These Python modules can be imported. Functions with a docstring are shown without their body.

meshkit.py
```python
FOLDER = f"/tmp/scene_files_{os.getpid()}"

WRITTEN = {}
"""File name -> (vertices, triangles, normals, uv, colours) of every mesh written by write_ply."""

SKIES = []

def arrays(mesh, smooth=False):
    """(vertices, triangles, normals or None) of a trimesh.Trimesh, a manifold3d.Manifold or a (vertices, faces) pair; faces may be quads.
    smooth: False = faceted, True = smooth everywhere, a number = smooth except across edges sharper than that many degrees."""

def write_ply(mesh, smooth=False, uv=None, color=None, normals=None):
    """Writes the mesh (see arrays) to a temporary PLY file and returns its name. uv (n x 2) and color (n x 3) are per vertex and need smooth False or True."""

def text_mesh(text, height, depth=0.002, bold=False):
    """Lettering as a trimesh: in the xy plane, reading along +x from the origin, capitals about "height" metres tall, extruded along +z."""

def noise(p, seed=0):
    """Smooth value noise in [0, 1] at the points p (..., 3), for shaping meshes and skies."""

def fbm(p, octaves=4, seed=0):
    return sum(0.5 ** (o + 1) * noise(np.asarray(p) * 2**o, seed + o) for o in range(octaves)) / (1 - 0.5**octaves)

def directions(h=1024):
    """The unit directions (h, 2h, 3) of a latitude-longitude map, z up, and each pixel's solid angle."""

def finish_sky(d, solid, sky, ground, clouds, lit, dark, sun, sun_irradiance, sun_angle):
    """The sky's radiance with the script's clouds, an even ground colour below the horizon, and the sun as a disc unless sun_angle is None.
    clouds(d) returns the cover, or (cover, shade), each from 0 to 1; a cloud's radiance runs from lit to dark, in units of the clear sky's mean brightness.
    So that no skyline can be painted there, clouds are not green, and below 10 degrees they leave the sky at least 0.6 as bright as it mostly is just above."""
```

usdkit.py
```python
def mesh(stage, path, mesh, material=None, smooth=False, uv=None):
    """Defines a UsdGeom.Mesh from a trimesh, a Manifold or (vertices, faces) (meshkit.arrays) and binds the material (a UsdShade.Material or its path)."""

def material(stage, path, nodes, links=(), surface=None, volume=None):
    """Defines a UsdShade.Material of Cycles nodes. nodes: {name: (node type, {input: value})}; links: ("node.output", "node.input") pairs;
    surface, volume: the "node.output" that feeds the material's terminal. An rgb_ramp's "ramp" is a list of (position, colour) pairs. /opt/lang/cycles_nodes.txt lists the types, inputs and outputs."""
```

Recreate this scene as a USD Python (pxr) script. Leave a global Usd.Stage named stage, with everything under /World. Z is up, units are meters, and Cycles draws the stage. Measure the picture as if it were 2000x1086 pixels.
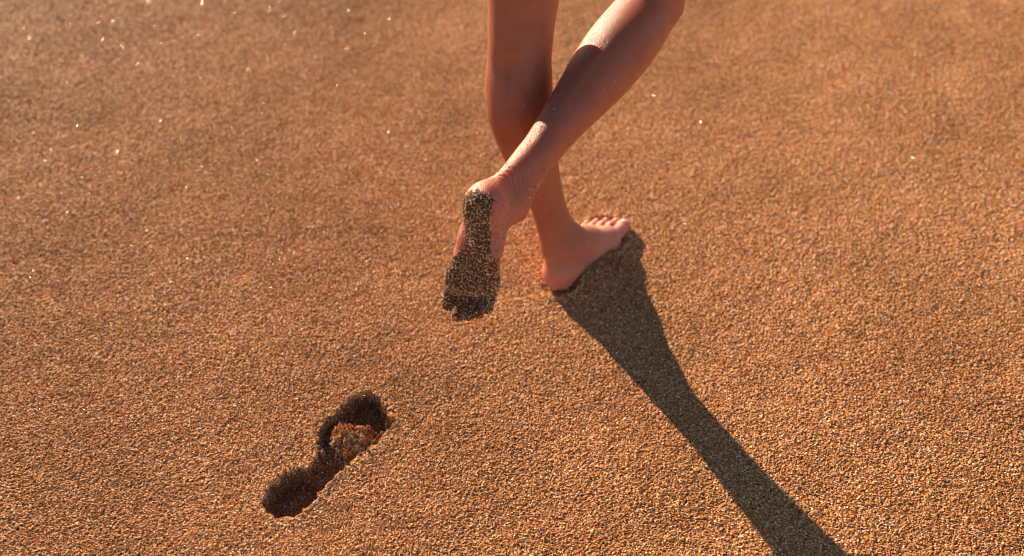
import math
import numpy as np
import trimesh
import usdkit
import meshkit
from meshkit import noise, fbm
from scipy.ndimage import map_coordinates
from pxr import Usd, UsdGeom, UsdLux, UsdShade, Gf, Sdf, Vt

stage = Usd.Stage.CreateInMemory()
UsdGeom.SetStageUpAxis(stage, UsdGeom.Tokens.z)
UsdGeom.SetStageMetersPerUnit(stage, 1.0)
UsdGeom.Xform.Define(stage, '/World')
UsdGeom.Scope.Define(stage, '/World/Looks')

# ------------------------------------------------------------------ camera
cam = UsdGeom.Camera.Define(stage, '/World/camera')
CAM_H, PITCH = 1.28, 45.0
cam.AddTranslateOp().Set(Gf.Vec3d(0, 0, CAM_H))
cam.AddRotateXOp().Set(90.0 - PITCH)
cam.CreateHorizontalApertureAttr(36.0)
cam.CreateVerticalApertureAttr(36.0 * 556 / 1024)
cam.CreateFocalLengthAttr(34.2)
cam.CreateClippingRangeAttr(Gf.Vec2f(0.05, 2000))
cam.CreateFStopAttr(2.2)
cam.CreateFocusDistanceAttr(1.43)
cam.CreateExposureAttr(1.63)

# ------------------------------------------------------------------ sky and sun
SHADOW_AZ = math.radians(-56.2)            # direction in which shadows run on the sand
SUN_EL = math.radians(20.0)
SUN = np.array([-math.cos(SHADOW_AZ) * math.cos(SUN_EL), -math.sin(SHADOW_AZ) * math.cos(SUN_EL), math.sin(SUN_EL)])
sky_look = usdkit.material(stage, '/World/Looks/sky_look', {
    'sky': ('sky_texture', {'sky_type': 'single_scattering', 'sun_disc': False, 'sun_elevation': SUN_EL,
                            'sun_rotation': math.atan2(SUN[0], SUN[1]), 'air_density': 0.75, 'aerosol_density': 0.1}),
    'bg': ('background_shader', {'strength': 0.05})}, [('sky.color', 'bg.color')], surface='bg.background')
dome = UsdLux.DomeLight.Define(stage, '/World/sky')
UsdShade.MaterialBindingAPI.Apply(dome.GetPrim()).Bind(sky_look)
dome.GetPrim().SetCustomDataByKey('kind', 'structure')
sun = UsdLux.DistantLight.Define(stage, '/World/sun')
sun.CreateNormalizeAttr(True)
sun.CreateIntensityAttr(1.25)
sun.CreateAngleAttr(0.5)
sun.CreateColorAttr(Gf.Vec3f(1.0, 0.80, 0.58))
zz = Gf.Vec3d(*map(float, SUN))
sun.AddTransformOp().Set(Gf.Matrix4d().SetRotate(Gf.Rotation(Gf.Vec3d(0, 0, 1), zz)))

# ------------------------------------------------------------------ materials
def look(name, nodes, links, surface):
    return usdkit.material(stage, '/World/Looks/' + name, nodes, links, surface=surface)

def sand_nodes(name, ramp, wet):
    nodes = {
        'geo': ('geometry', {}),
        'cell': ('voronoi_texture', {'scale': 560.0}),
        'sep': ('separate_color', {}),
        'ramp': ('rgb_ramp', {'ramp': ramp}),
        'patch': ('noise_texture', {'scale': 3.2, 'detail': 5.0, 'roughness': 0.55}),
        'pramp': ('rgb_ramp', {'ramp': [(0.3, (0.84, 0.82, 0.80)), (0.7, (1.12, 1.13, 1.15))]}),
        'tone': ('mix_color', {'blend_type': 'multiply', 'fac': 1.0, 'use_clamp': False}),
        'fine': ('noise_texture', {'scale': 900.0, 'detail': 2.0}),
        'bump': ('bump', {'strength': 0.6, 'distance': 0.0007}),
        'rough': ('map_range', {'from_min': 0.0, 'from_max': 1.0, 'to_min': 0.42, 'to_max': 0.9}),
        'p': ('principled_bsdf', {'specular_ior_level': wet, 'diffuse_roughness': 0.4})}
    links = [('geo.position', 'cell.vector'), ('geo.position', 'patch.vector'), ('geo.position', 'fine.vector'),
             ('cell.color', 'sep.color'), ('sep.r', 'ramp.fac'), ('sep.g', 'rough.value'),
             ('patch.fac', 'pramp.fac'), ('ramp.color', 'tone.a'), ('pramp.color', 'tone.b'),
             ('fine.fac', 'bump.height'), ('bump.normal', 'p.normal'), ('rough.result', 'p.roughness'),
             ('tone.result', 'p.base_color')]
    return look(name, nodes, links, 'p.BSDF')

M_sand = sand_nodes('damp_sand', [(0.0, (0.05, 0.024, 0.012)), (0.16, (0.22, 0.085, 0.028)), (0.34, (0.43, 0.174, 0.053)), (0.76, (0.53, 0.229, 0.077)), (0.9, (0.73, 0.41, 0.21)), (1.0, (0.92, 0.72, 0.48))], 0.02)
M_pressed_shade = sand_nodes('shade_darkened_wet_sand', [(0.0, (0.025, 0.014, 0.009)), (0.2, (0.10, 0.046, 0.021)), (0.5, (0.18, 0.086, 0.038)), (0.85, (0.25, 0.13, 0.062)), (1.0, (0.52, 0.35, 0.22))], 0.1)  # damp pressed sand, with the shade of the hollow painted into its colour

def grain_look(name, ramp, rough):
    return look(name, {
        'tone': ('attribute', {'attribute': 'tone'}), 'ramp': ('rgb_ramp', {'ramp': ramp}),
        'p': ('principled_bsdf', {'roughness': rough, 'specular_ior_level': 0.9})},
        [('tone.fac', 'ramp.fac'), ('ramp.color', 'p.base_color')], 'p.BSDF')

M_grain = grain_look('loose_grain', [(0.0, (0.10, 0.045, 0.02)), (0.35, (0.36, 0.18, 0.085)), (0.75, (0.52, 0.31, 0.17)), (1.0, (0.78, 0.62, 0.44))], 0.28)
M_glint = grain_look('quartz_grain', [(0.0, (0.38, 0.17, 0.055)), (1.0, (0.62, 0.36, 0.16))], 0.22)
M_solegrain = look('sole_grain', {
    'tone': ('attribute', {'attribute': 'tone'}),
    'ramp': ('rgb_ramp', {'ramp': [(0.0, (0.02, 0.009, 0.004)), (0.35, (0.13, 0.050, 0.018)), (0.62, (0.36, 0.148, 0.054)), (0.82, (0.72, 0.37, 0.16)), (1.0, (0.95, 0.78, 0.52))]}),
    'p': ('principled_bsdf', {'roughness': 0.6, 'specular_ior_level': 0.12})},
    [('tone.fac', 'ramp.fac'), ('ramp.color', 'p.base_color')], 'p.BSDF')
M_skin = look('skin', {
    'geo': ('geometry', {}),
    'blotch': ('noise_texture', {'scale': 26.0, 'detail': 9.0, 'roughness': 0.72}),
    'bramp': ('rgb_ramp', {'ramp': [(0.3, (0.225, 0.065, 0.029)), (0.55, (0.295, 0.094, 0.044)), (0.72, (0.250, 0.073, 0.034))]}),
    'pale': ('attribute', {'attribute': 'pale'}),
    'paler': ('mix_color', {'blend_type': 'mix', 'b': (0.39, 0.172, 0.112)}),
    'flush': ('attribute', {'attribute': 'flush'}),
    'red': ('mix_color', {'blend_type': 'mix', 'b': (0.44, 0.105, 0.065)}),
    'freck': ('voronoi_texture', {'scale': 85.0}),
    'fsep': ('separate_color', {}),
    'fr1': ('math', {'math_type': 'less_than', 'value2': 0.085}),
    'fr2': ('math', {'math_type': 'greater_than', 'value2': 0.72}),
    'fr3': ('math', {'math_type': 'multiply'}),
    'fr4': ('math', {'math_type': 'multiply', 'value2': 0.35}),
    'spot': ('mix_color', {'blend_type': 'mix', 'b': (0.16, 0.05, 0.025)}),
    'pores': ('voronoi_texture', {'scale': 520.0}),
    'pn': ('noise_texture', {'scale': 330.0, 'detail': 4.0}),
    'hsum': ('math', {'math_type': 'add'}),
    'bump': ('bump', {'strength': 0.7, 'distance': 0.0010}),
    'thin': ('translucent_bsdf', {'color': (0.5, 0.13, 0.06)}),
    'both': ('mix_closure', {'fac': 0.02}),
    'p': ('principled_bsdf', {'roughness': 0.44, 'specular_ior_level': 0.4, 'subsurface_method': 'random_walk',
                              'subsurface_weight': 0.5, 'subsurface_scale': 0.006, 'subsurface_radius': (1.0, 0.32, 0.18)})},
    [('geo.position', 'blotch.vector'), ('geo.position', 'pores.vector'), ('geo.position', 'pn.vector'), ('geo.position', 'freck.vector'),
     ('blotch.fac', 'bramp.fac'), ('bramp.color', 'paler.a'), ('pale.fac', 'paler.fac'), ('paler.result', 'red.a'), ('flush.fac', 'red.fac'),
     ('freck.distance', 'fr1.value1'), ('freck.color', 'fsep.color'), ('fsep.r', 'fr2.value1'), ('fr1.value', 'fr3.value1'), ('fr2.value', 'fr3.value2'),
     ('fr3.value', 'fr4.value1'), ('fr4.value', 'spot.fac'), ('red.result', 'spot.a'),
     ('pores.distance', 'hsum.value1'), ('pn.fac', 'hsum.value2'), ('hsum.value', 'bump.height'), ('bump.normal', 'p.normal'),
     ('spot.result', 'p.base_color'), ('p.BSDF', 'both.closure1'), ('thin.BSDF', 'both.closure2')], 'both.closure')
M_nail = look('nail', {'p': ('principled_bsdf', {'base_color': (0.66, 0.40, 0.31), 'roughness': 0.25})}, [], 'p.BSDF')
M_cloth = look('dark_cloth', {'geo': ('geometry', {}), 'w': ('noise_texture', {'scale': 300.0}),
               'r': ('rgb_ramp', {'ramp': [(0.3, (0.03, 0.035, 0.05)), (0.7, (0.06, 0.065, 0.085))]}),
               'p': ('principled_bsdf', {'roughness': 0.85})}, [('geo.position', 'w.vector'), ('w.fac', 'r.fac'), ('r.color', 'p.base_color')], 'p.BSDF')

def tag(prim, label=None, category=None, group=None, kind=None):
    for k, v in (('label', label), ('category', category), ('group', group), ('kind', kind)):
        if v:
            prim.SetCustomDataByKey(k, v)
    return prim

# ------------------------------------------------------------------ where the feet are
FOOT_L = dict(o=np.array([0.070, 1.243, -0.004]), x=np.array([math.cos(math.radians(56.0)), math.sin(math.radians(56.0)), 0.0]), side=1)   # left foot, standing
def frame(x, up, right_foot):
    """x = toe direction, z = towards the back of the foot, y = towards the big toe."""
    x = x / np.linalg.norm(x)
    up = up - x * (up @ x)
    up = up / np.linalg.norm(up)
    y = np.cross(up, x)
    return np.stack([x, y if right_foot else -y, up])
RL = frame(FOOT_L['x'], np.array([0, 0, 1.0]), False)
OL = FOOT_L['o']
ANK_L = OL + RL.T @ np.array([0.054, 0.0, 0.082]) + np.array([-0.010, 0.0, 0.0])
KNEE_L = np.array([0.012, 1.356, 0.456])
HIP_L = np.array([0.055, 1.470, 0.845])
# right foot, lifted behind: toes hang down, sole looks back
RR = frame(np.array([-0.10, -0.10, -1.0]), np.array([0.45, 0.88, 0.0]), True)
ANK_R = np.array([-0.010, 1.122, 0.320])
OR = ANK_R - RR.T @ np.array([0.061, -0.006, 0.094])
KNEE_R = np.array([0.238, 1.482, 0.452])
HIP_R = np.array([0.225, 1.440, 0.865])

# ------------------------------------------------------------------ the body as one implicit surface
H = 0.0021
LO = np.array([-0.20, 0.93, -0.02])
HI = np.array([0.42, 1.62, 1.02])
N = np.ceil((HI - LO) / H).astype(int)
VOL = np.full(N, 0.03, np.float32)

def put(fn, lo, hi, k):
    """Joins a shape smoothly to the volume; fn gives distances at points, lo and hi bound it."""
    a = np.maximum(np.floor((np.asarray(lo) - k - 2.5 * H - LO) / H).astype(int), 0)
    b = np.minimum(np.ceil((np.asarray(hi) + k + 2.5 * H - LO) / H).astype(int), N)
    if (b <= a).any():
        return
    ax = [LO[i] + H * np.arange(a[i], b[i], dtype=np.float32) for i in range(3)]
    d = fn(ax[0][:, None, None], ax[1][None, :, None], ax[2][None, None, :]).astype(np.float32)
    v = VOL[a[0]:b[0], a[1]:b[1], a[2]:b[2]]
    h = np.maximum(k - np.abs(v - d), 0) / k
    v[...] = np.minimum(v, d) - h * h * k * 0.25

def cone(p, q, r, s, k):
    """A limb piece from p (radius r) to q (radius s)."""
    p, q = np.asarray(p, float), np.asarray(q, float)
    ab, l2 = q - p, float((q - p) @ (q - p)) + 1e-12
    def fn(x, y, z):
        t = np.clip(((x - p[0]) * ab[0] + (y - p[1]) * ab[1] + (z - p[2]) * ab[2]) / l2, 0, 1)
        return np.sqrt((x - p[0] - t * ab[0]) ** 2 + (y - p[1] - t * ab[1]) ** 2 + (z - p[2] - t * ab[2]) ** 2) - (r + t * (s - r))
    m = max(r, s)
    put(fn, np.minimum(p, q) - m, np.maximum(p, q) + m, k)

def ball(c, radii, R, k):
    """An ellipsoid with its axes in the rows of R."""
    c, radii = np.asarray(c, float), np.asarray(radii, float)
    def fn(x, y, z):
        u = [(R[i, 0] * (x - c[0]) + R[i, 1] * (y - c[1]) + R[i, 2] * (z - c[2])) for i in range(3)]
        k0 = np.sqrt(sum((u[i] / radii[i]) ** 2 for i in range(3)))
        k1 = np.sqrt(sum((u[i] / radii[i] ** 2) ** 2 for i in range(3))) + 1e-9
        return k0 * (k0 - 1) / k1
    put(fn, c - radii.max(), c + radii.max(), k)

def loft(p, q, back, table, k):
    """A limb along p to q with elliptical sections: rows of t, half width, half depth, shift backwards, shift sideways."""
    p, q, table = np.asarray(p, float), np.asarray(q, float), np.array(table, float)
    L = np.linalg.norm(q - p)
    e = (q - p) / L
    b = back - e * (back @ e)
    b = b / np.linalg.norm(b)
    s = np.cross(e, b)
    tt = np.linspace(table[0, 0], table[-1, 0], 400)
    from scipy.interpolate import PchipInterpolator
    cols = [PchipInterpolator(table[:, 0], table[:, i])(tt) for i in range(1, 5)]
    t0, t1 = table[0, 0], table[-1, 0]
    def fn(x, y, z):
        X, Y, Z = x - p[0], y - p[1], z - p[2]
        t = (X * e[0] + Y * e[1] + Z * e[2]) / L
        u = X * s[0] + Y * s[1] + Z * s[2]
        v = X * b[0] + Y * b[1] + Z * b[2]
        i = np.clip((t - t0) / (t1 - t0), 0, 1) * 399
        w, d, o, c = (np.interp(i, np.arange(400), col) for col in cols)
        rr = np.sqrt(((u - c) / w) ** 2 + ((v - o) / d) ** 2)
        body = (rr - 1) * np.minimum(w, d)
        over = np.maximum(np.maximum(t0 - t, t - t1), 0) * L
        return np.where(over > 0, np.sqrt(np.maximum(body, 0) ** 2 + over ** 2) + np.minimum(body, 0), body)
    m = table[:, 1:3].max() + abs(table[:, 3]).max()
    ends = np.stack([p + (q - p) * t0, p + (q - p) * t1])
    put(fn, ends.min(0) - m, ends.max(0) + m, k)

def foot(O, R, ankle, knee, curl=0.0):
    def P(x, y, z):
        return O + R.T @ np.array([x, y, z])
    def c(a, ra, b, rb, k):
        cone(P(*a), P(*b), ra, rb, k)
    ball(P(0.031, 0.0, 0.030), (0.030, 0.0275, 0.030), R, 0.012)                      # heel pad
    c((0.030, -0.003, 0.027), 0.0255, (0.090, -0.014, 0.024), 0.021, 0.016)            # outer edge
    c((0.090, -0.014, 0.024), 0.0215, (0.156, -0.024, 0.016), 0.0165, 0.016)
    c((0.058, 0.004, 0.064), 0.030, (0.110, 0.010, 0.047), 0.025, 0.020)               # instep
    c((0.066, 0.002, 0.088), 0.026, (0.112, 0.008, 0.052), 0.022, 0.020)
    c((0.110, 0.010, 0.047), 0.0245, (0.170, 0.016, 0.022), 0.0185, 0.020)
    c((0.095, -0.006, 0.043), 0.023, (0.158, -0.010, 0.020), 0.0175, 0.016)
    c((0.045, 0.010, 0.040), 0.019, (0.098, 0.015, 0.034), 0.0155, 0.016)              # inner edge above the arch
    c((0.098, 0.015, 0.035), 0.0155, (0.170, 0.026, 0.0195), 0.0185, 0.016)
    ball(P(0.172, 0.024, 0.0185), (0.021, 0.0195, 0.0185), R, 0.012)                   # ball of the big toe
    ball(P(0.168, 0.000, 0.016), (0.021, 0.019, 0.016), R, 0.012)
    ball(P(0.152, -0.028, 0.0150), (0.019, 0.0155, 0.0150), R, 0.012)
    # toes: each is bent, with a pad at its end
    for pts in ([(0.180, 0.026, 0.0175, 0.0160), (0.203, 0.0285, 0.0165, 0.0128), (0.225, 0.0265, 0.0135, 0.0135)],
                [(0.180, 0.008, 0.0170, 0.0110), (0.206, 0.0080, 0.0190, 0.0085), (0.2245, 0.0072, 0.0105, 0.0092)],
                [(0.175, -0.007, 0.0160, 0.0105), (0.199, -0.0080, 0.0180, 0.0080), (0.2155, -0.0095, 0.0098, 0.0087)],
                [(0.168, -0.020, 0.0150, 0.0100), (0.189, -0.0220, 0.0165, 0.0078), (0.2045, -0.0245, 0.0094, 0.0084)],
                [(0.158, -0.031, 0.0140, 0.0098), (0.176, -0.0345, 0.0150, 0.0076), (0.1900, -0.0375, 0.0092, 0.0082)]):
        if pts[0][1] > 0.02:
            pts = [(x, y, z + (0.0, 0.005, 0.0)[i] * curl, rr) for i, (x, y, z, rr) in enumerate(pts)]
            pts = [(x - 0.06 * curl * (x - 0.170), y + 0.16 * curl * (x - 0.170), z + 0.05 * curl * (x - 0.170), rr * (1 + 0.08 * curl)) for x, y, z, rr in pts]
        else:
            x0 = pts[0][0]
            pts = [(x, y, z + (0.0, 0.005, -0.001)[i] * curl, rr) for i, (x, y, z, rr) in enumerate(pts)]
            pts = [(x - 0.16 * curl * (x - x0), y, z - curl * 0.5 * (x - x0), rr * (1 + 0.12 * curl)) for x, y, z, rr in pts]
        for (a, b) in zip(pts[:-1], pts[1:]):
            c(a[:3], a[3], b[:3], b[3], 0.0025)
    # ankle: heel cord, knuckles of the ankle, joint
    e = (knee - ankle) / np.linalg.norm(knee - ankle)
    el = R @ e
    top = R @ (ankle - O) + el * 0.075
    back = np.array([-1.0, 0, 0]) + el * el[0]
    back = back / np.linalg.norm(back)
    tb = top + back * 0.026
    c((0.0215, 0.0, 0.046), 0.0165, tuple(tb), 0.0115, 0.022)
    c((0.045, 0.002, 0.045), 0.0255, tuple(R @ (ankle - O)), 0.0305, 0.022)
    ball(P(0.062, 0.0265, 0.083), (0.013, 0.0085, 0.015), R, 0.012)
    ball(P(0.052, -0.0275, 0.074), (0.012, 0.0085, 0.016), R, 0.012)

SHIN = [  # t, half width, half depth, shift backwards, shift to the outside
    (0.00, 0.0320, 0.0360, 0.000, 0), (0.08, 0.0300, 0.0350, 0.004, 0), (0.18, 0.0290, 0.0340, 0.010, 0.001), (0.30, 0.0330, 0.0370, 0.017, 0.004),
    (0.45, 0.0425, 0.0445, 0.022, 0.008), (0.60, 0.0520, 0.0535, 0.024, 0.010), (0.72, 0.0550, 0.0575, 0.022, 0.010), (0.84, 0.0535, 0.0560, 0.014, 0.007),
    (0.94, 0.0505, 0.0535, 0.005, 0.002), (1.00, 0.0500, 0.0525, 0.001, 0)]
THIGH = [(0.00, 0.0505, 0.0530, 0.001, 0), (0.10, 0.0530, 0.0560, 0.000, 0), (0.25, 0.0590, 0.0640, 0.001, 0), (0.50, 0.0700, 0.0760, 0.004, 0),
         (0.80, 0.0810, 0.0880, 0.006, 0), (1.00, 0.0840, 0.0920, 0.008, 0)]

def straight_leg(ankle, knee, hip, back, outside, k):
    """Lower and upper leg of the standing leg as one limb that bows a little at the knee."""
    chord = hip - ankle
    L = np.linalg.norm(chord)
    e = chord / L
    b = back - e * (back @ e)
    b = b / np.linalg.norm(b)
    sd = np.cross(e, b)
    tk = (knee - ankle) @ e / L
    bow = (knee - ankle) - e * tk * L
    rows = []
    for t, w, d, o, c in SHIN[:-1]:
        f = t
        rows.append((t * tk, w, d, o + f * (bow @ b), c * outside + f * (bow @ sd)))
    for t, w, d, o, c in THIGH[1:]:
        f = 1 - t
        rows.append((tk + t * (1 - tk), w, d, o + f * (bow @ b), c * outside + f * (bow @ sd)))
    loft(ankle, hip, back, rows, k)

foot(OL, RL, ANK_L, KNEE_L)
foot(OR, RR, ANK_R, KNEE_R, 0.8)
backL = -RL[0]
backR = np.array([-0.25, -0.45, 0.9])
straight_leg(ANK_L, KNEE_L, HIP_L, backL, -1.0, 0.024)
loft(ANK_R, KNEE_R, backR, SHIN, 0.024)
walk = RL[0]
ball(KNEE_R + np.array([-0.008, 0.0, -0.004]), (0.046, 0.046, 0.046), RL, 0.020)
loft(KNEE_R, HIP_R, -walk, THIGH, 0.016)
hipc = 0.5 * (HIP_L + HIP_R)
across = (HIP_R - HIP_L) / np.linalg.norm(HIP_R - HIP_L)
Rp = np.stack([across, np.cross([0, 0, 1.0], across), [0, 0, 1.0]])
ball(hipc + np.array([0, 0, 0.05]), (0.155, 0.105, 0.10), Rp, 0.05)

def surface(vol, lo, h):
    """Surface nets: one vertex in each cell that the surface crosses, moved onto the surface."""
    inside = vol < 0
    n = np.array(vol.shape)
    flat = {}
    acc = []
    quads = []
    for ax in range(3):
        sl0 = [slice(None)] * 3
        sl1 = [slice(None)] * 3
        sl0[ax], sl1[ax] = slice(0, -1), slice(1, None)
        ch = np.argwhere(inside[tuple(sl0)] != inside[tuple(sl1)])
        u, v = [(1, 2), (2, 0), (0, 1)][ax]
        ch = ch[(ch[:, u] > 0) & (ch[:, v] > 0) & (ch[:, u] < n[u] - 1) & (ch[:, v] < n[v] - 1)]
        nxt = ch.copy()
        nxt[:, ax] += 1
        a, b = vol[tuple(ch.T)], vol[tuple(nxt.T)]
        pt = ch.astype(float)
        pt[:, ax] += a / (a - b)
        four = []
        for du, dv in ((-1, -1), (0, -1), (0, 0), (-1, 0)):
            cell = ch.copy()
            cell[:, u] += du
            cell[:, v] += dv
            cid = (cell[:, 0] * n[1] + cell[:, 1]) * n[2] + cell[:, 2]
            four.append(cid)
            acc.append((cid, pt))
        q = np.stack(four, 1)
        q = np.where((a < 0)[:, None], q, q[:, ::-1])
        quads.append(q)
    cid = np.concatenate([c for c, _ in acc])
    pts = np.concatenate([p for _, p in acc])
    uniq, inv = np.unique(cid, return_inverse=True)
    cnt = np.bincount(inv)
    P = np.stack([np.bincount(inv, pts[:, i]) / cnt for i in range(3)], 1)
    Q = np.searchsorted(uniq, np.concatenate(quads))
    def val(x):
        return map_coordinates(vol, x.T, order=1, mode='nearest')
    def grad(x):
        return np.stack([(val(x + d) - val(x - d)) / 2 for d in np.eye(3)], 1)
    for _ in range(2):
        g = grad(P)
        gl = np.maximum(np.linalg.norm(g, axis=1), 1e-6)
        P = P - np.clip(val(P) / gl, -0.5, 0.5)[:, None] * g / gl[:, None]
    return lo + P * h, np.vstack([Q[:, [0, 1, 2]], Q[:, [0, 2, 3]]])

BV, BF = surface(VOL, LO, H)
_, _, BN = meshkit.arrays((BV, BF), True)
def near_(c, r):
    return np.exp(-(((BV - np.asarray(c)) / r) ** 2).sum(1))
# hollow of the standing knee with its two cords
kb = np.array([-0.005, 1.305, 0.440])
BV = BV - BN * (0.0035 * near_(kb, 0.022) + 0.0012 * near_(kb + [0.0, 0.0, -0.02], [0.006, 0.05, 0.03]))[:, None]
# skin folds where the lifted heel is drawn up towards the calf
qf = (BV - OR) @ RR.T
along = qf[:, 0] * 0.55 + qf[:, 2] * 0.83
fold = np.exp(-(((qf[:, 0] - 0.006) / 0.020) ** 2 + ((qf[:, 2] - 0.078) / 0.024) ** 2 + (qf[:, 1] / 0.05) ** 2))
BV = BV - BN * (fold * 0.0017 * np.maximum(np.cos(along * 2 * math.pi / 0.0078 + 3.0 * qf[:, 1] / 0.02), 0) ** 2)[:, None]
body_mesh = trimesh.Trimesh(BV, BF, process=False)
from scipy.sparse import coo_matrix, diags
E_ = np.vstack([BF[:, [0, 1]], BF[:, [1, 2]], BF[:, [2, 0]]])
A_ = coo_matrix((np.ones(len(E_) * 2), (np.r_[E_[:, 0], E_[:, 1]], np.r_[E_[:, 1], E_[:, 0]])), shape=(len(BV), len(BV))).tocsr()
A_ = diags(1 / np.asarray(A_.sum(1)).ravel()) @ A_
for lam in (0.5, -0.52) * 5:
    BV = BV + lam * (A_ @ BV - BV)
_, _, BN = meshkit.arrays((BV, BF), True)
def near_(c, r):
    return np.exp(-(((BV - np.asarray(c)) / r) ** 2).sum(1))
# hollow of the standing knee with its two cords
kb = np.array([-0.005, 1.305, 0.440])
BV = BV - BN * (0.0035 * near_(kb, 0.022) + 0.0012 * near_(kb + [0.0, 0.0, -0.02], [0.006, 0.05, 0.03]))[:, None]
# skin folds where the lifted heel is drawn up towards the calf
qf = (BV - OR) @ RR.T
along = qf[:, 0] * 0.55 + qf[:, 2] * 0.83
fold = np.exp(-(((qf[:, 0] - 0.006) / 0.020) ** 2 + ((qf[:, 2] - 0.078) / 0.024) ** 2 + (qf[:, 1] / 0.05) ** 2))
BV = BV - BN * (fold * 0.0017 * np.maximum(np.cos(along * 2 * math.pi / 0.0078 + 3.0 * qf[:, 1] / 0.02), 0) ** 2)[:, None]
body_mesh = trimesh.Trimesh(BV, BF, process=False)
_, _, BN = meshkit.arrays((BV, BF), True)

def local(O, R, pts):
    return (np.asarray(pts) - O) @ R.T

def flush_of(pts):
    """Redder skin on heels, toes and knuckles."""
    out = np.zeros(len(pts))
    for O, R in ((OL, RL), (OR, RR)):
        q = local(O, R, pts)
        near = (np.abs(q[:, 1]) < 0.06) & (q[:, 0] > -0.03) & (q[:, 0] < 0.26) & (q[:, 2] > -0.02) & (q[:, 2] < 0.13)
        heel = np.exp(-(((q[:, 0] - 0.015) / 0.032) ** 2 + ((q[:, 2] - 0.028) / 0.026) ** 2))
        toes = 0.35 * np.exp(-(((q[:, 0] - 0.215) / 0.022) ** 2))
        edge = 0.2 * np.exp(-((q[:, 2] / 0.018) ** 2))
        knob = 0.3 * np.exp(-(((q[:, 0] - 0.057) / 0.02) ** 2 + ((q[:, 2] - 0.08) / 0.02) ** 2))
        out = np.maximum(out, np.where(near, np.clip(0.6 * heel + toes + edge + knob, 0, 1), 0))
    return out * (0.75 + 0.5 * fbm(pts * 60, 3, 5))

person = UsdGeom.Xform.Define(stage, '/World/person')
person.AddTranslateOp().Set(Gf.Vec3d(*map(float, OL * [1, 1, 0])))
SH = OL * [1, 1, 0]
tag(person.GetPrim(), 'barefoot person walking away, right foot lifted behind with its sole coated in sand', 'person')
body = usdkit.mesh(stage, '/World/person/body', (BV - SH, BF), M_skin, smooth=True)
UsdGeom.PrimvarsAPI(body).CreatePrimvar('flush', Sdf.ValueTypeNames.FloatArray, 'vertex').Set(Vt.FloatArray.FromNumpy(np.clip(flush_of(BV), 0, 1).astype(np.float32)))

pale = np.clip(np.maximum.reduce([np.exp(-np.maximum(np.maximum(q[:, 2] - 0.045, 0), 0) / 0.035) * (np.abs(q[:, 1]) < 0.06) * (q[:, 0] > -0.03) * (q[:, 0] < 0.26) * (q[:, 2] > -0.03)
                                  * share for q, share in ((local(OL, RL, BV), 1.0), (local(OR, RR, BV), 0.6))]), 0, 1)
UsdGeom.PrimvarsAPI(body).CreatePrimvar('pale', Sdf.ValueTypeNames.FloatArray, 'vertex').Set(Vt.FloatArray.FromNumpy(pale.astype(np.float32)))

# shorts, well above the knees
top = BV[:, 2] > 0.70
fsel = top[BF].all(1)
used = np.unique(BF[fsel])
remap = np.full(len(BV), -1)
remap[used] = np.arange(len(used))
usdkit.mesh(stage, '/World/person/shorts', (BV[used] + BN[used] * 0.006 - SH, remap[BF[fsel]]), M_cloth, smooth=True)

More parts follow.
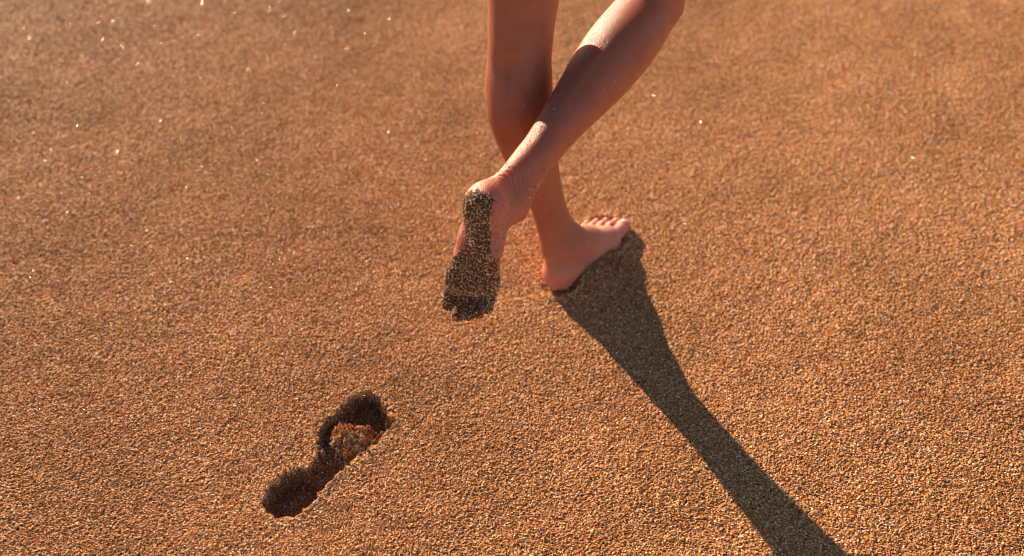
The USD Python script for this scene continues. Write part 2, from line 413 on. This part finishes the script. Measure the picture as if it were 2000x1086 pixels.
# toenails of the standing foot
for x, y, z, rr in ((0.2235, 0.0268, 0.0150, 0.0135), (0.2255, 0.0072, 0.0125, 0.0092), (0.2165, -0.0096, 0.0118, 0.0087), (0.2055, -0.0246, 0.0112, 0.0084), (0.1910, -0.0376, 0.0108, 0.0082)):
    nail = trimesh.creation.icosphere(3, 1.0)
    nail.vertices = nail.vertices * [rr * 0.55, rr * 0.62, rr * 0.22]
    nail.vertices[:, 2] -= 0.35 * (nail.vertices[:, 1] ** 2) / rr
    pitch = math.radians(32)
    Rn = np.array([[math.cos(pitch), 0, math.sin(pitch)], [0, 1, 0], [-math.sin(pitch), 0, math.cos(pitch)]])
    pts = nail.vertices @ Rn.T + [x + rr * 0.42, y, z + rr * 0.62]
    nm = usdkit.mesh(stage, '/World/person/toenail' + ('' if rr > 0.013 else '_%03d' % (1 + (rr < 0.009) + (rr < 0.0086) + (rr < 0.0083))), (OL + pts @ RL - SH, nail.faces), M_nail, smooth=True)

# ------------------------------------------------------------------ sand on the skin
rng = np.random.default_rng(7)
ICO = trimesh.creation.icosphere(0)
OCT = trimesh.convex.convex_hull(np.array([[1, 0, 0], [-1, 0, 0], [0, 1, 0], [0, -1, 0], [0, 0, 1], [0, 0, -1.0]]))

def random_rotations(n):
    q = rng.normal(size=(n, 4))
    q /= np.linalg.norm(q, axis=1, keepdims=True)
    w, x, y, z = q.T
    return np.stack([np.stack([1 - 2 * (y * y + z * z), 2 * (x * y - z * w), 2 * (x * z + y * w)], 1),
                     np.stack([2 * (x * y + z * w), 1 - 2 * (x * x + z * z), 2 * (y * z - x * w)], 1),
                     np.stack([2 * (x * z - y * w), 2 * (y * z + x * w), 1 - 2 * (x * x + y * y)], 1)], 1)

def with_tone(m, tone):
    UsdGeom.PrimvarsAPI(m).CreatePrimvar('tone', Sdf.ValueTypeNames.FloatArray, 'vertex').Set(Vt.FloatArray.FromNumpy(np.asarray(tone, np.float32)))
    return m.GetPrim()

def tones(n, shape=ICO):
    return np.repeat(rng.random(n), len(shape.vertices))

def grains(points, radii, shape=ICO):
    """Rough little stones as one mesh."""
    n, V, F = len(points), np.array(shape.vertices), np.array(shape.faces)
    base = V[None] * rng.uniform(0.65, 1.25, (n, len(V), 1)) * rng.uniform(0.75, 1.2, (n, 1, 3))
    v = np.einsum('nij,nvj->nvi', random_rotations(n), base) * radii[:, None, None] + points[:, None]
    f = F[None] + (np.arange(n) * len(V))[:, None, None]
    return v.reshape(-1, 3), f.reshape(-1, 3)

def scatter(weights, n):
    """n points spread over the body's triangles in proportion to weight x area."""
    a, b, c = BV[BF[:, 0]], BV[BF[:, 1]], BV[BF[:, 2]]
    area = 0.5 * np.linalg.norm(np.cross(b - a, c - a), axis=1) * weights
    i = rng.choice(len(BF), n, p=area / area.sum())
    u, v = rng.random((2, n))
    flip = u + v > 1
    u, v = np.where(flip, 1 - u, u), np.where(flip, 1 - v, v)
    return a[i] + (b - a)[i] * u[:, None] + (c - a)[i] * v[:, None], BN[BF[i, 0]]

FC = BV[BF].mean(1)
FN = np.cross(BV[BF[:, 1]] - BV[BF[:, 0]], BV[BF[:, 2]] - BV[BF[:, 0]])
FN = FN / np.maximum(np.linalg.norm(FN, axis=1, keepdims=True), 1e-15)
def sole_cover(O, R):
    """Where sand sticks: the parts of the sole that touch the ground."""
    q, m = local(O, R, FC), FN @ R.T
    inner = np.interp(q[:, 0], [0.0, 0.055, 0.075, 0.090, 0.100, 0.115, 0.130, 0.148, 0.26], [0.030, 0.028, 0.019, 0.013, 0.014, 0.022, 0.032, 0.06, 0.06])
    outer = np.interp(q[:, 0], [0.0, 0.05, 0.10, 0.14], [0.021, 0.023, 0.033, 0.06]) + 0.004 * (fbm(FC * 160, 2, 13) - 0.5)
    inner = inner + 0.006 * (fbm(FC * 160, 2, 3) - 0.5)
    on = (q[:, 0] > -0.02) & (q[:, 0] < 0.26) & (np.abs(q[:, 1]) < 0.06) & (q[:, 1] < inner) & (q[:, 1] > -outer)
    low = (q[:, 2] < 0.017 + 0.012 * (fbm(FC * 120, 2, 9) - 0.35)) & (m[:, 2] < 0.25)
    tips = (q[:, 0] > 0.195) & (q[:, 2] < 0.016)
    return (on & (low | tips)).astype(float)
wR = sole_cover(OR, RR)
used = np.unique(BF[wR > 0])
remap = np.full(len(BV), -1)
remap[used] = np.arange(len(used))
layer_v, layer_f = BV[used] + BN[used] * (0.0004 + 0.0005 * noise(BV[used] * 700)[:, None]), remap[BF[wR > 0]]
sp, sn = scatter(wR, 11000)
sr = rng.uniform(0.0005, 0.0011, len(sp))
qd, md = local(OR, RR, FC), FN @ RR.T
wD = (wR == 0) * (qd[:, 0] > -0.02) * (qd[:, 0] < 0.25) * (np.abs(qd[:, 1]) < 0.06) * (qd[:, 2] > -0.02) * (qd[:, 2] < 0.05) * np.exp(-np.maximum(qd[:, 2] - 0.010, 0) / 0.009)
sp2, sn2 = scatter(wD, 900)
sp, sn, sr = np.vstack([sp, sp2]), np.vstack([sn, sn2]), np.concatenate([sr, rng.uniform(0.0004, 0.0009, 900)])
gv, gf = grains(sp + sn * (sr * rng.uniform(0.0, 0.9, len(sp)))[:, None], sr)
usdv, usdf = np.vstack([layer_v, gv]), np.vstack([layer_f, gf + len(layer_v)])
p = with_tone(usdkit.mesh(stage, '/World/person/sand_coat', (usdv - SH, usdf), M_solegrain), np.concatenate([np.clip(0.13 + 0.25 * (noise(layer_v * 500, 3) - 0.5), 0, 1), tones(len(sr))]))
tag(p, kind='stuff')

qL, mL = local(OL, RL, FC), FN @ RL.T
inL = (qL[:, 0] > -0.03) & (qL[:, 0] < 0.26) & (np.abs(qL[:, 1]) < 0.06)
wL = (inL & (qL[:, 2] > 0.002) & (qL[:, 2] < 0.013 + 0.006 * noise(FC * 120))).astype(float)
sp, sn = scatter(wL, 1500)
sr = rng.uniform(0.0006, 0.0012, len(sp))
g1 = grains(sp + sn * (sr * 0.5)[:, None], sr)
# loose specks on the right ankle and calf and a few on the left leg
ax = (KNEE_R - ANK_R) / np.linalg.norm(KNEE_R - ANK_R)
tR = (FC - ANK_R) @ ax
dR = np.linalg.norm(FC - ANK_R - tR[:, None] * ax, axis=1)
wS = ((dR < 0.085) & (tR > -0.05) & (tR < 0.42)) * (0.15 + np.exp(-((tR - 0.03) / 0.05) ** 2) * 1.6 + 0.3 * np.exp(-((tR - 0.15) / 0.07) ** 2)) * (fbm(FC * 45, 2, 4) > 0.42)
sp, sn = scatter(wS, 320)
sr = rng.uniform(0.0005, 0.0011, len(sp))
g2 = grains(sp + sn * (sr * 0.3)[:, None], sr)
p = usdkit.mesh(stage, '/World/person/sand_specks', (np.vstack([g1[0], g2[0]]) - SH, np.vstack([g1[1], g2[1] + len(g1[0])])), M_solegrain)
with_tone(p, np.concatenate([tones(len(g1[0]) // 12), np.repeat(np.where(rng.random(len(sr)) < 0.6, rng.uniform(0, 0.2, len(sr)), rng.uniform(0.85, 1, len(sr))), 12)]))
tag(p.GetPrim(), kind='stuff')

# ------------------------------------------------------------------ the sand
def steps(segs):
    out = [segs[0][0]]
    for a, b, h0, h1 in segs:
        x = a
        while x < b - 0.5 * h1:
            x += h0 + (h1 - h0) * (x - a) / (b - a)
            out.append(x)
    return np.array(out)
def far(x0, h, to):
    out, x = [], x0
    while abs(x - x0) < to:
        h *= 1.28
        x += h
        out.append(x)
    return np.array(out)
XS = steps([(-1.45, -0.8, 0.0036, 0.0022), (-0.8, -0.45, 0.0021, 0.0019), (-0.45, -0.10, 0.0014, 0.0014), (-0.10, 0.8, 0.0018, 0.0020), (0.8, 1.45, 0.0022, 0.0036)])
YS = steps([(0.58, 1.10, 0.0015, 0.0016), (1.10, 2.38, 0.0017, 0.0032)])
XS = np.concatenate([-far(-XS[0], 0.0036, 300)[::-1], XS, far(XS[-1], 0.0036, 300)])
YS = np.concatenate([2 * YS[0] - far(YS[0], 0.0016, 300)[::-1], YS, far(YS[-1], 0.0032, 300)])

PO, PX = np.array([-0.364, 0.784]), np.array([math.cos(math.radians(55.5)), math.sin(math.radians(55.5))])
PY = np.array([-PX[1], PX[0]])              # big-toe side of the right foot's print

def oval(q, c, r, rot=0.0):
    ca, sa = math.cos(rot), math.sin(rot)
    u, v = q[..., 0] - c[0], q[..., 1] - c[1]
    u, v = (u * ca + v * sa) / r[0], (-u * sa + v * ca) / r[1]
    return np.sqrt(u * u + v * v)

def print_height(x, y):
    """(height change, cover) of the footprint at x, y."""
    q = np.stack([(x - PO[0]) * PX[0] + (y - PO[1]) * PX[1], (x - PO[0]) * PY[0] + (y - PO[1]) * PY[1]], -1)
    P3 = np.stack([x, y, 0 * x], -1)
    P2 = np.stack([x, y, 0 * x + 0.5], -1)
    q = q + 0.0075 * (np.stack([fbm(P3 * 34, 3, 71), fbm(P2 * 34, 3, 72)], -1) - 0.5) + 0.0075 * (np.stack([noise(P3 * 190, 73), noise(P2 * 190, 74)], -1) - 0.5)
    def pit(c, r, depth, rot=0.0, sharp=0.19):
        o = oval(q, c, r, rot)
        s = np.clip((1 - o) / sharp, 0, 1)
        return depth * s * s * (3 - 2 * s), o
    parts = [pit((0.044, -0.003), (0.047, 0.038), 0.034), pit((0.092, -0.016), (0.050, 0.024), 0.026, -0.1), pit((0.128, -0.016), (0.046, 0.028), 0.018, -0.05),
             pit((0.180, -0.002), (0.058, 0.049), 0.020, -0.12), pit((0.215, 0.004), (0.036, 0.044), 0.024, 0.0), pit((0.236, 0.016), (0.027, 0.026), 0.032, -0.3),
             pit((0.232, -0.010), (0.026, 0.017), 0.028, -0.3), pit((0.216, -0.030), (0.026, 0.017), 0.024, -0.5)]
    h = -np.sum([a ** 6 for a, _ in parts], 0) ** (1 / 6)
    o = np.minimum.reduce([b for _, b in parts])
    # broken clods and toe ridges pushed up under the ball of the foot
    clod = np.exp(-(((q[..., 0] - 0.178) / 0.036) ** 2 + ((q[..., 1] + 0.007) / 0.039) ** 2) ** 2)
    lump = fbm(P3 * 125, 3, 31)
    ridge = (1 - np.abs(2 * noise(P3 * 75, 41) - 1)) ** 4
    d = np.hypot(q[..., 0] - 0.238, (q[..., 1] - 0.022) * 0.9)
    arcs = np.maximum(np.cos((d - 0.040) * 2 * math.pi / 0.0135 + 2.5 * (noise(P3 * 60, 43) - 0.5)), 0) ** 2 * np.exp(-((d - 0.058) / 0.022) ** 2)
    h = h + clod * (0.0172 + 0.042 * np.clip(lump - 0.46, -0.16, 0.2) + 0.003 * ridge + 0.0075 * arcs) * (o < 0.98)
    rim = np.where(o < 1.05, np.exp(-((o - 1.05) / 0.10) ** 2), np.exp(-((o - 1.05) / 0.33) ** 2)) * np.clip(0.5 - q[..., 1] * 16, 0.1, 1)
    return h + 0.0030 * rim * (0.75 + 0.5 * noise(P3 * 50, 51)), o, rim, clod * (o < 0.93)

def turn(P, a):
    return np.stack([P[..., 0] * math.cos(a) - P[..., 1] * math.sin(a), P[..., 0] * math.sin(a) + P[..., 1] * math.cos(a), P[..., 2] + 0.37], -1)

def ground_height(x, y):
    P3 = np.stack([x, y, 0 * x], -1)
    near = np.exp(-((np.maximum(np.abs(x) - 1.6, 0) ** 2 + np.maximum(np.abs(y - 1.5) - 1.1, 0) ** 2) / 0.3))
    h = 0.010 * (fbm(P3 * 2.3, 3, 1) - 0.5) + 0.0040 * (fbm(P3 * 16, 3, 2) - 0.5)
    h = h + near * (0.0007 * (noise(turn(P3, 0.5) / 0.0090, 3) - 0.5) + 0.0029 * (noise(turn(P3, 1.1) / 0.0029, 4) - 0.5))
    far_ = np.clip((np.hypot(x, y - 1.5) - 6) / 60, 0, 1)
    return h + far_ * 0.35 * (fbm(P3 / 14, 4, 8) - 0.5)

GX, GY = np.meshgrid(XS, YS, indexing='ij')
jit = np.random.default_rng(3)
sx, sy = np.gradient(XS)[:, None], np.gradient(YS)[None]
GX = GX + sx * jit.uniform(-0.33, 0.33, GX.shape)
GY = GY + sy * jit.uniform(-0.33, 0.33, GX.shape)
fine_zone = (sx < 0.006) & (sy < 0.006)
ROUGH = fine_zone * jit.uniform(-0.0010, 0.0010, GX.shape)
GZ = ground_height(GX, GY) + ROUGH
# footprint
m = (np.abs(GX + 0.28) < 0.22) & (np.abs(GY - 0.9) < 0.24)
ph, po, pr, pc = print_height(GX[m], GY[m])
GZ[m] += ph - ROUGH[m] * 0.75 * pr
cover = np.full(GX.shape, 9.0)
cover[m] = po
LOOSE = np.zeros(GX.shape)
LOOSE[m] = pc + 0.25 * (fbm(np.stack([GX[m], GY[m], 0 * pc], -1) * 120, 2, 91) - 0.5)
# dent and pushed-up sand round the standing foot
m = (np.abs(GX - 0.16) < 0.25) & (np.abs(GY - 1.34) < 0.25)
u = (GX[m] - OL[0]) * RL[0, 0] + (GY[m] - OL[1]) * RL[0, 1]
v = (GX[m] - OL[0]) * RL[1, 0] + (GY[m] - OL[1]) * RL[1, 1]
uv = np.stack([u, v], -1)
o = np.minimum.reduce([oval(uv, (0.034, 0.0), (0.040, 0.032)), oval(uv, (0.10, -0.014), (0.07, 0.03)), oval(uv, (0.185, 0.0), (0.048, 0.045))])
P3 = np.stack([GX[m], GY[m], 0 * u], -1)
GZ[m] += -0.004 * np.clip((1.0 - o) / 0.25, 0, 1) + (0.0032 + 0.0045 * (u > 0.12) * (v < 0)) * np.exp(-((o - 1.16) / 0.12) ** 2) * np.clip(fbm(P3 * 70, 3, 61) * 2 - 0.55, 0, 2)

nx, ny = GX.shape
verts = np.stack([GX, GY, GZ], -1).reshape(-1, 3)
ii = (np.arange(nx - 1)[:, None] * ny + np.arange(ny - 1)[None]).ravel()
flip = (np.arange(len(ii)) * 7919 % 2).astype(bool)
quad = np.stack([ii, ii + ny, ii + ny + 1, ii + 1], 1)
tri = np.where(flip[:, None], quad[:, [0, 1, 2, 0, 2, 3]], quad[:, [1, 2, 3, 1, 3, 0]]).reshape(-1, 2, 3)
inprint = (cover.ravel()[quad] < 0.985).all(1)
def patch(path, sel, mat):
    t = tri[sel].reshape(-1, 3)
    us = np.unique(t)
    mp = np.full(len(verts), -1)
    mp[us] = np.arange(len(us))
    return usdkit.mesh(stage, path, (verts[us], mp[t]), mat).GetPrim()
tag(UsdGeom.Xform.Define(stage, '/World/sand').GetPrim(), 'smooth damp orange-brown beach sand lit by a low sun', kind='structure')
patch('/World/sand/sand_surface', ~inprint, M_sand)
loose = (LOOSE.ravel()[quad] > 0.42).all(1) & inprint
tag(UsdGeom.Xform.Define(stage, '/World/footprint').GetPrim(), 'deep print of a bare right foot pressed into the sand, crumbly under its ball', 'footprint')
patch('/World/footprint/pressed_floor', inprint & ~loose, M_pressed_shade)
patch('/World/footprint/crumbled_sand', loose, M_sand)

# glinting quartz grains lying on the sand
n = 75000
gx, gy = rng.uniform(-1.4, 1.0, n), rng.uniform(0.62, 2.4, n)
keep = rng.random(n) < np.interp(gx, [-1.4, -0.2, 0.3, 1.0], [1.0, 0.65, 0.15, 0.06])
gx, gy = gx[keep], gy[keep]
r = rng.uniform(0.00035, 0.0007, len(gx)) * np.interp(gy, [0.7, 1.2, 2.2], [0.8, 1.1, 1.7])
qv, qf = grains(np.stack([gx, gy, ground_height(gx, gy) + r * 0.6], 1), r, OCT)
tag(with_tone(usdkit.mesh(stage, '/World/sand/quartz_grains', (qv, qf), M_glint), tones(len(r), OCT)), kind='stuff')
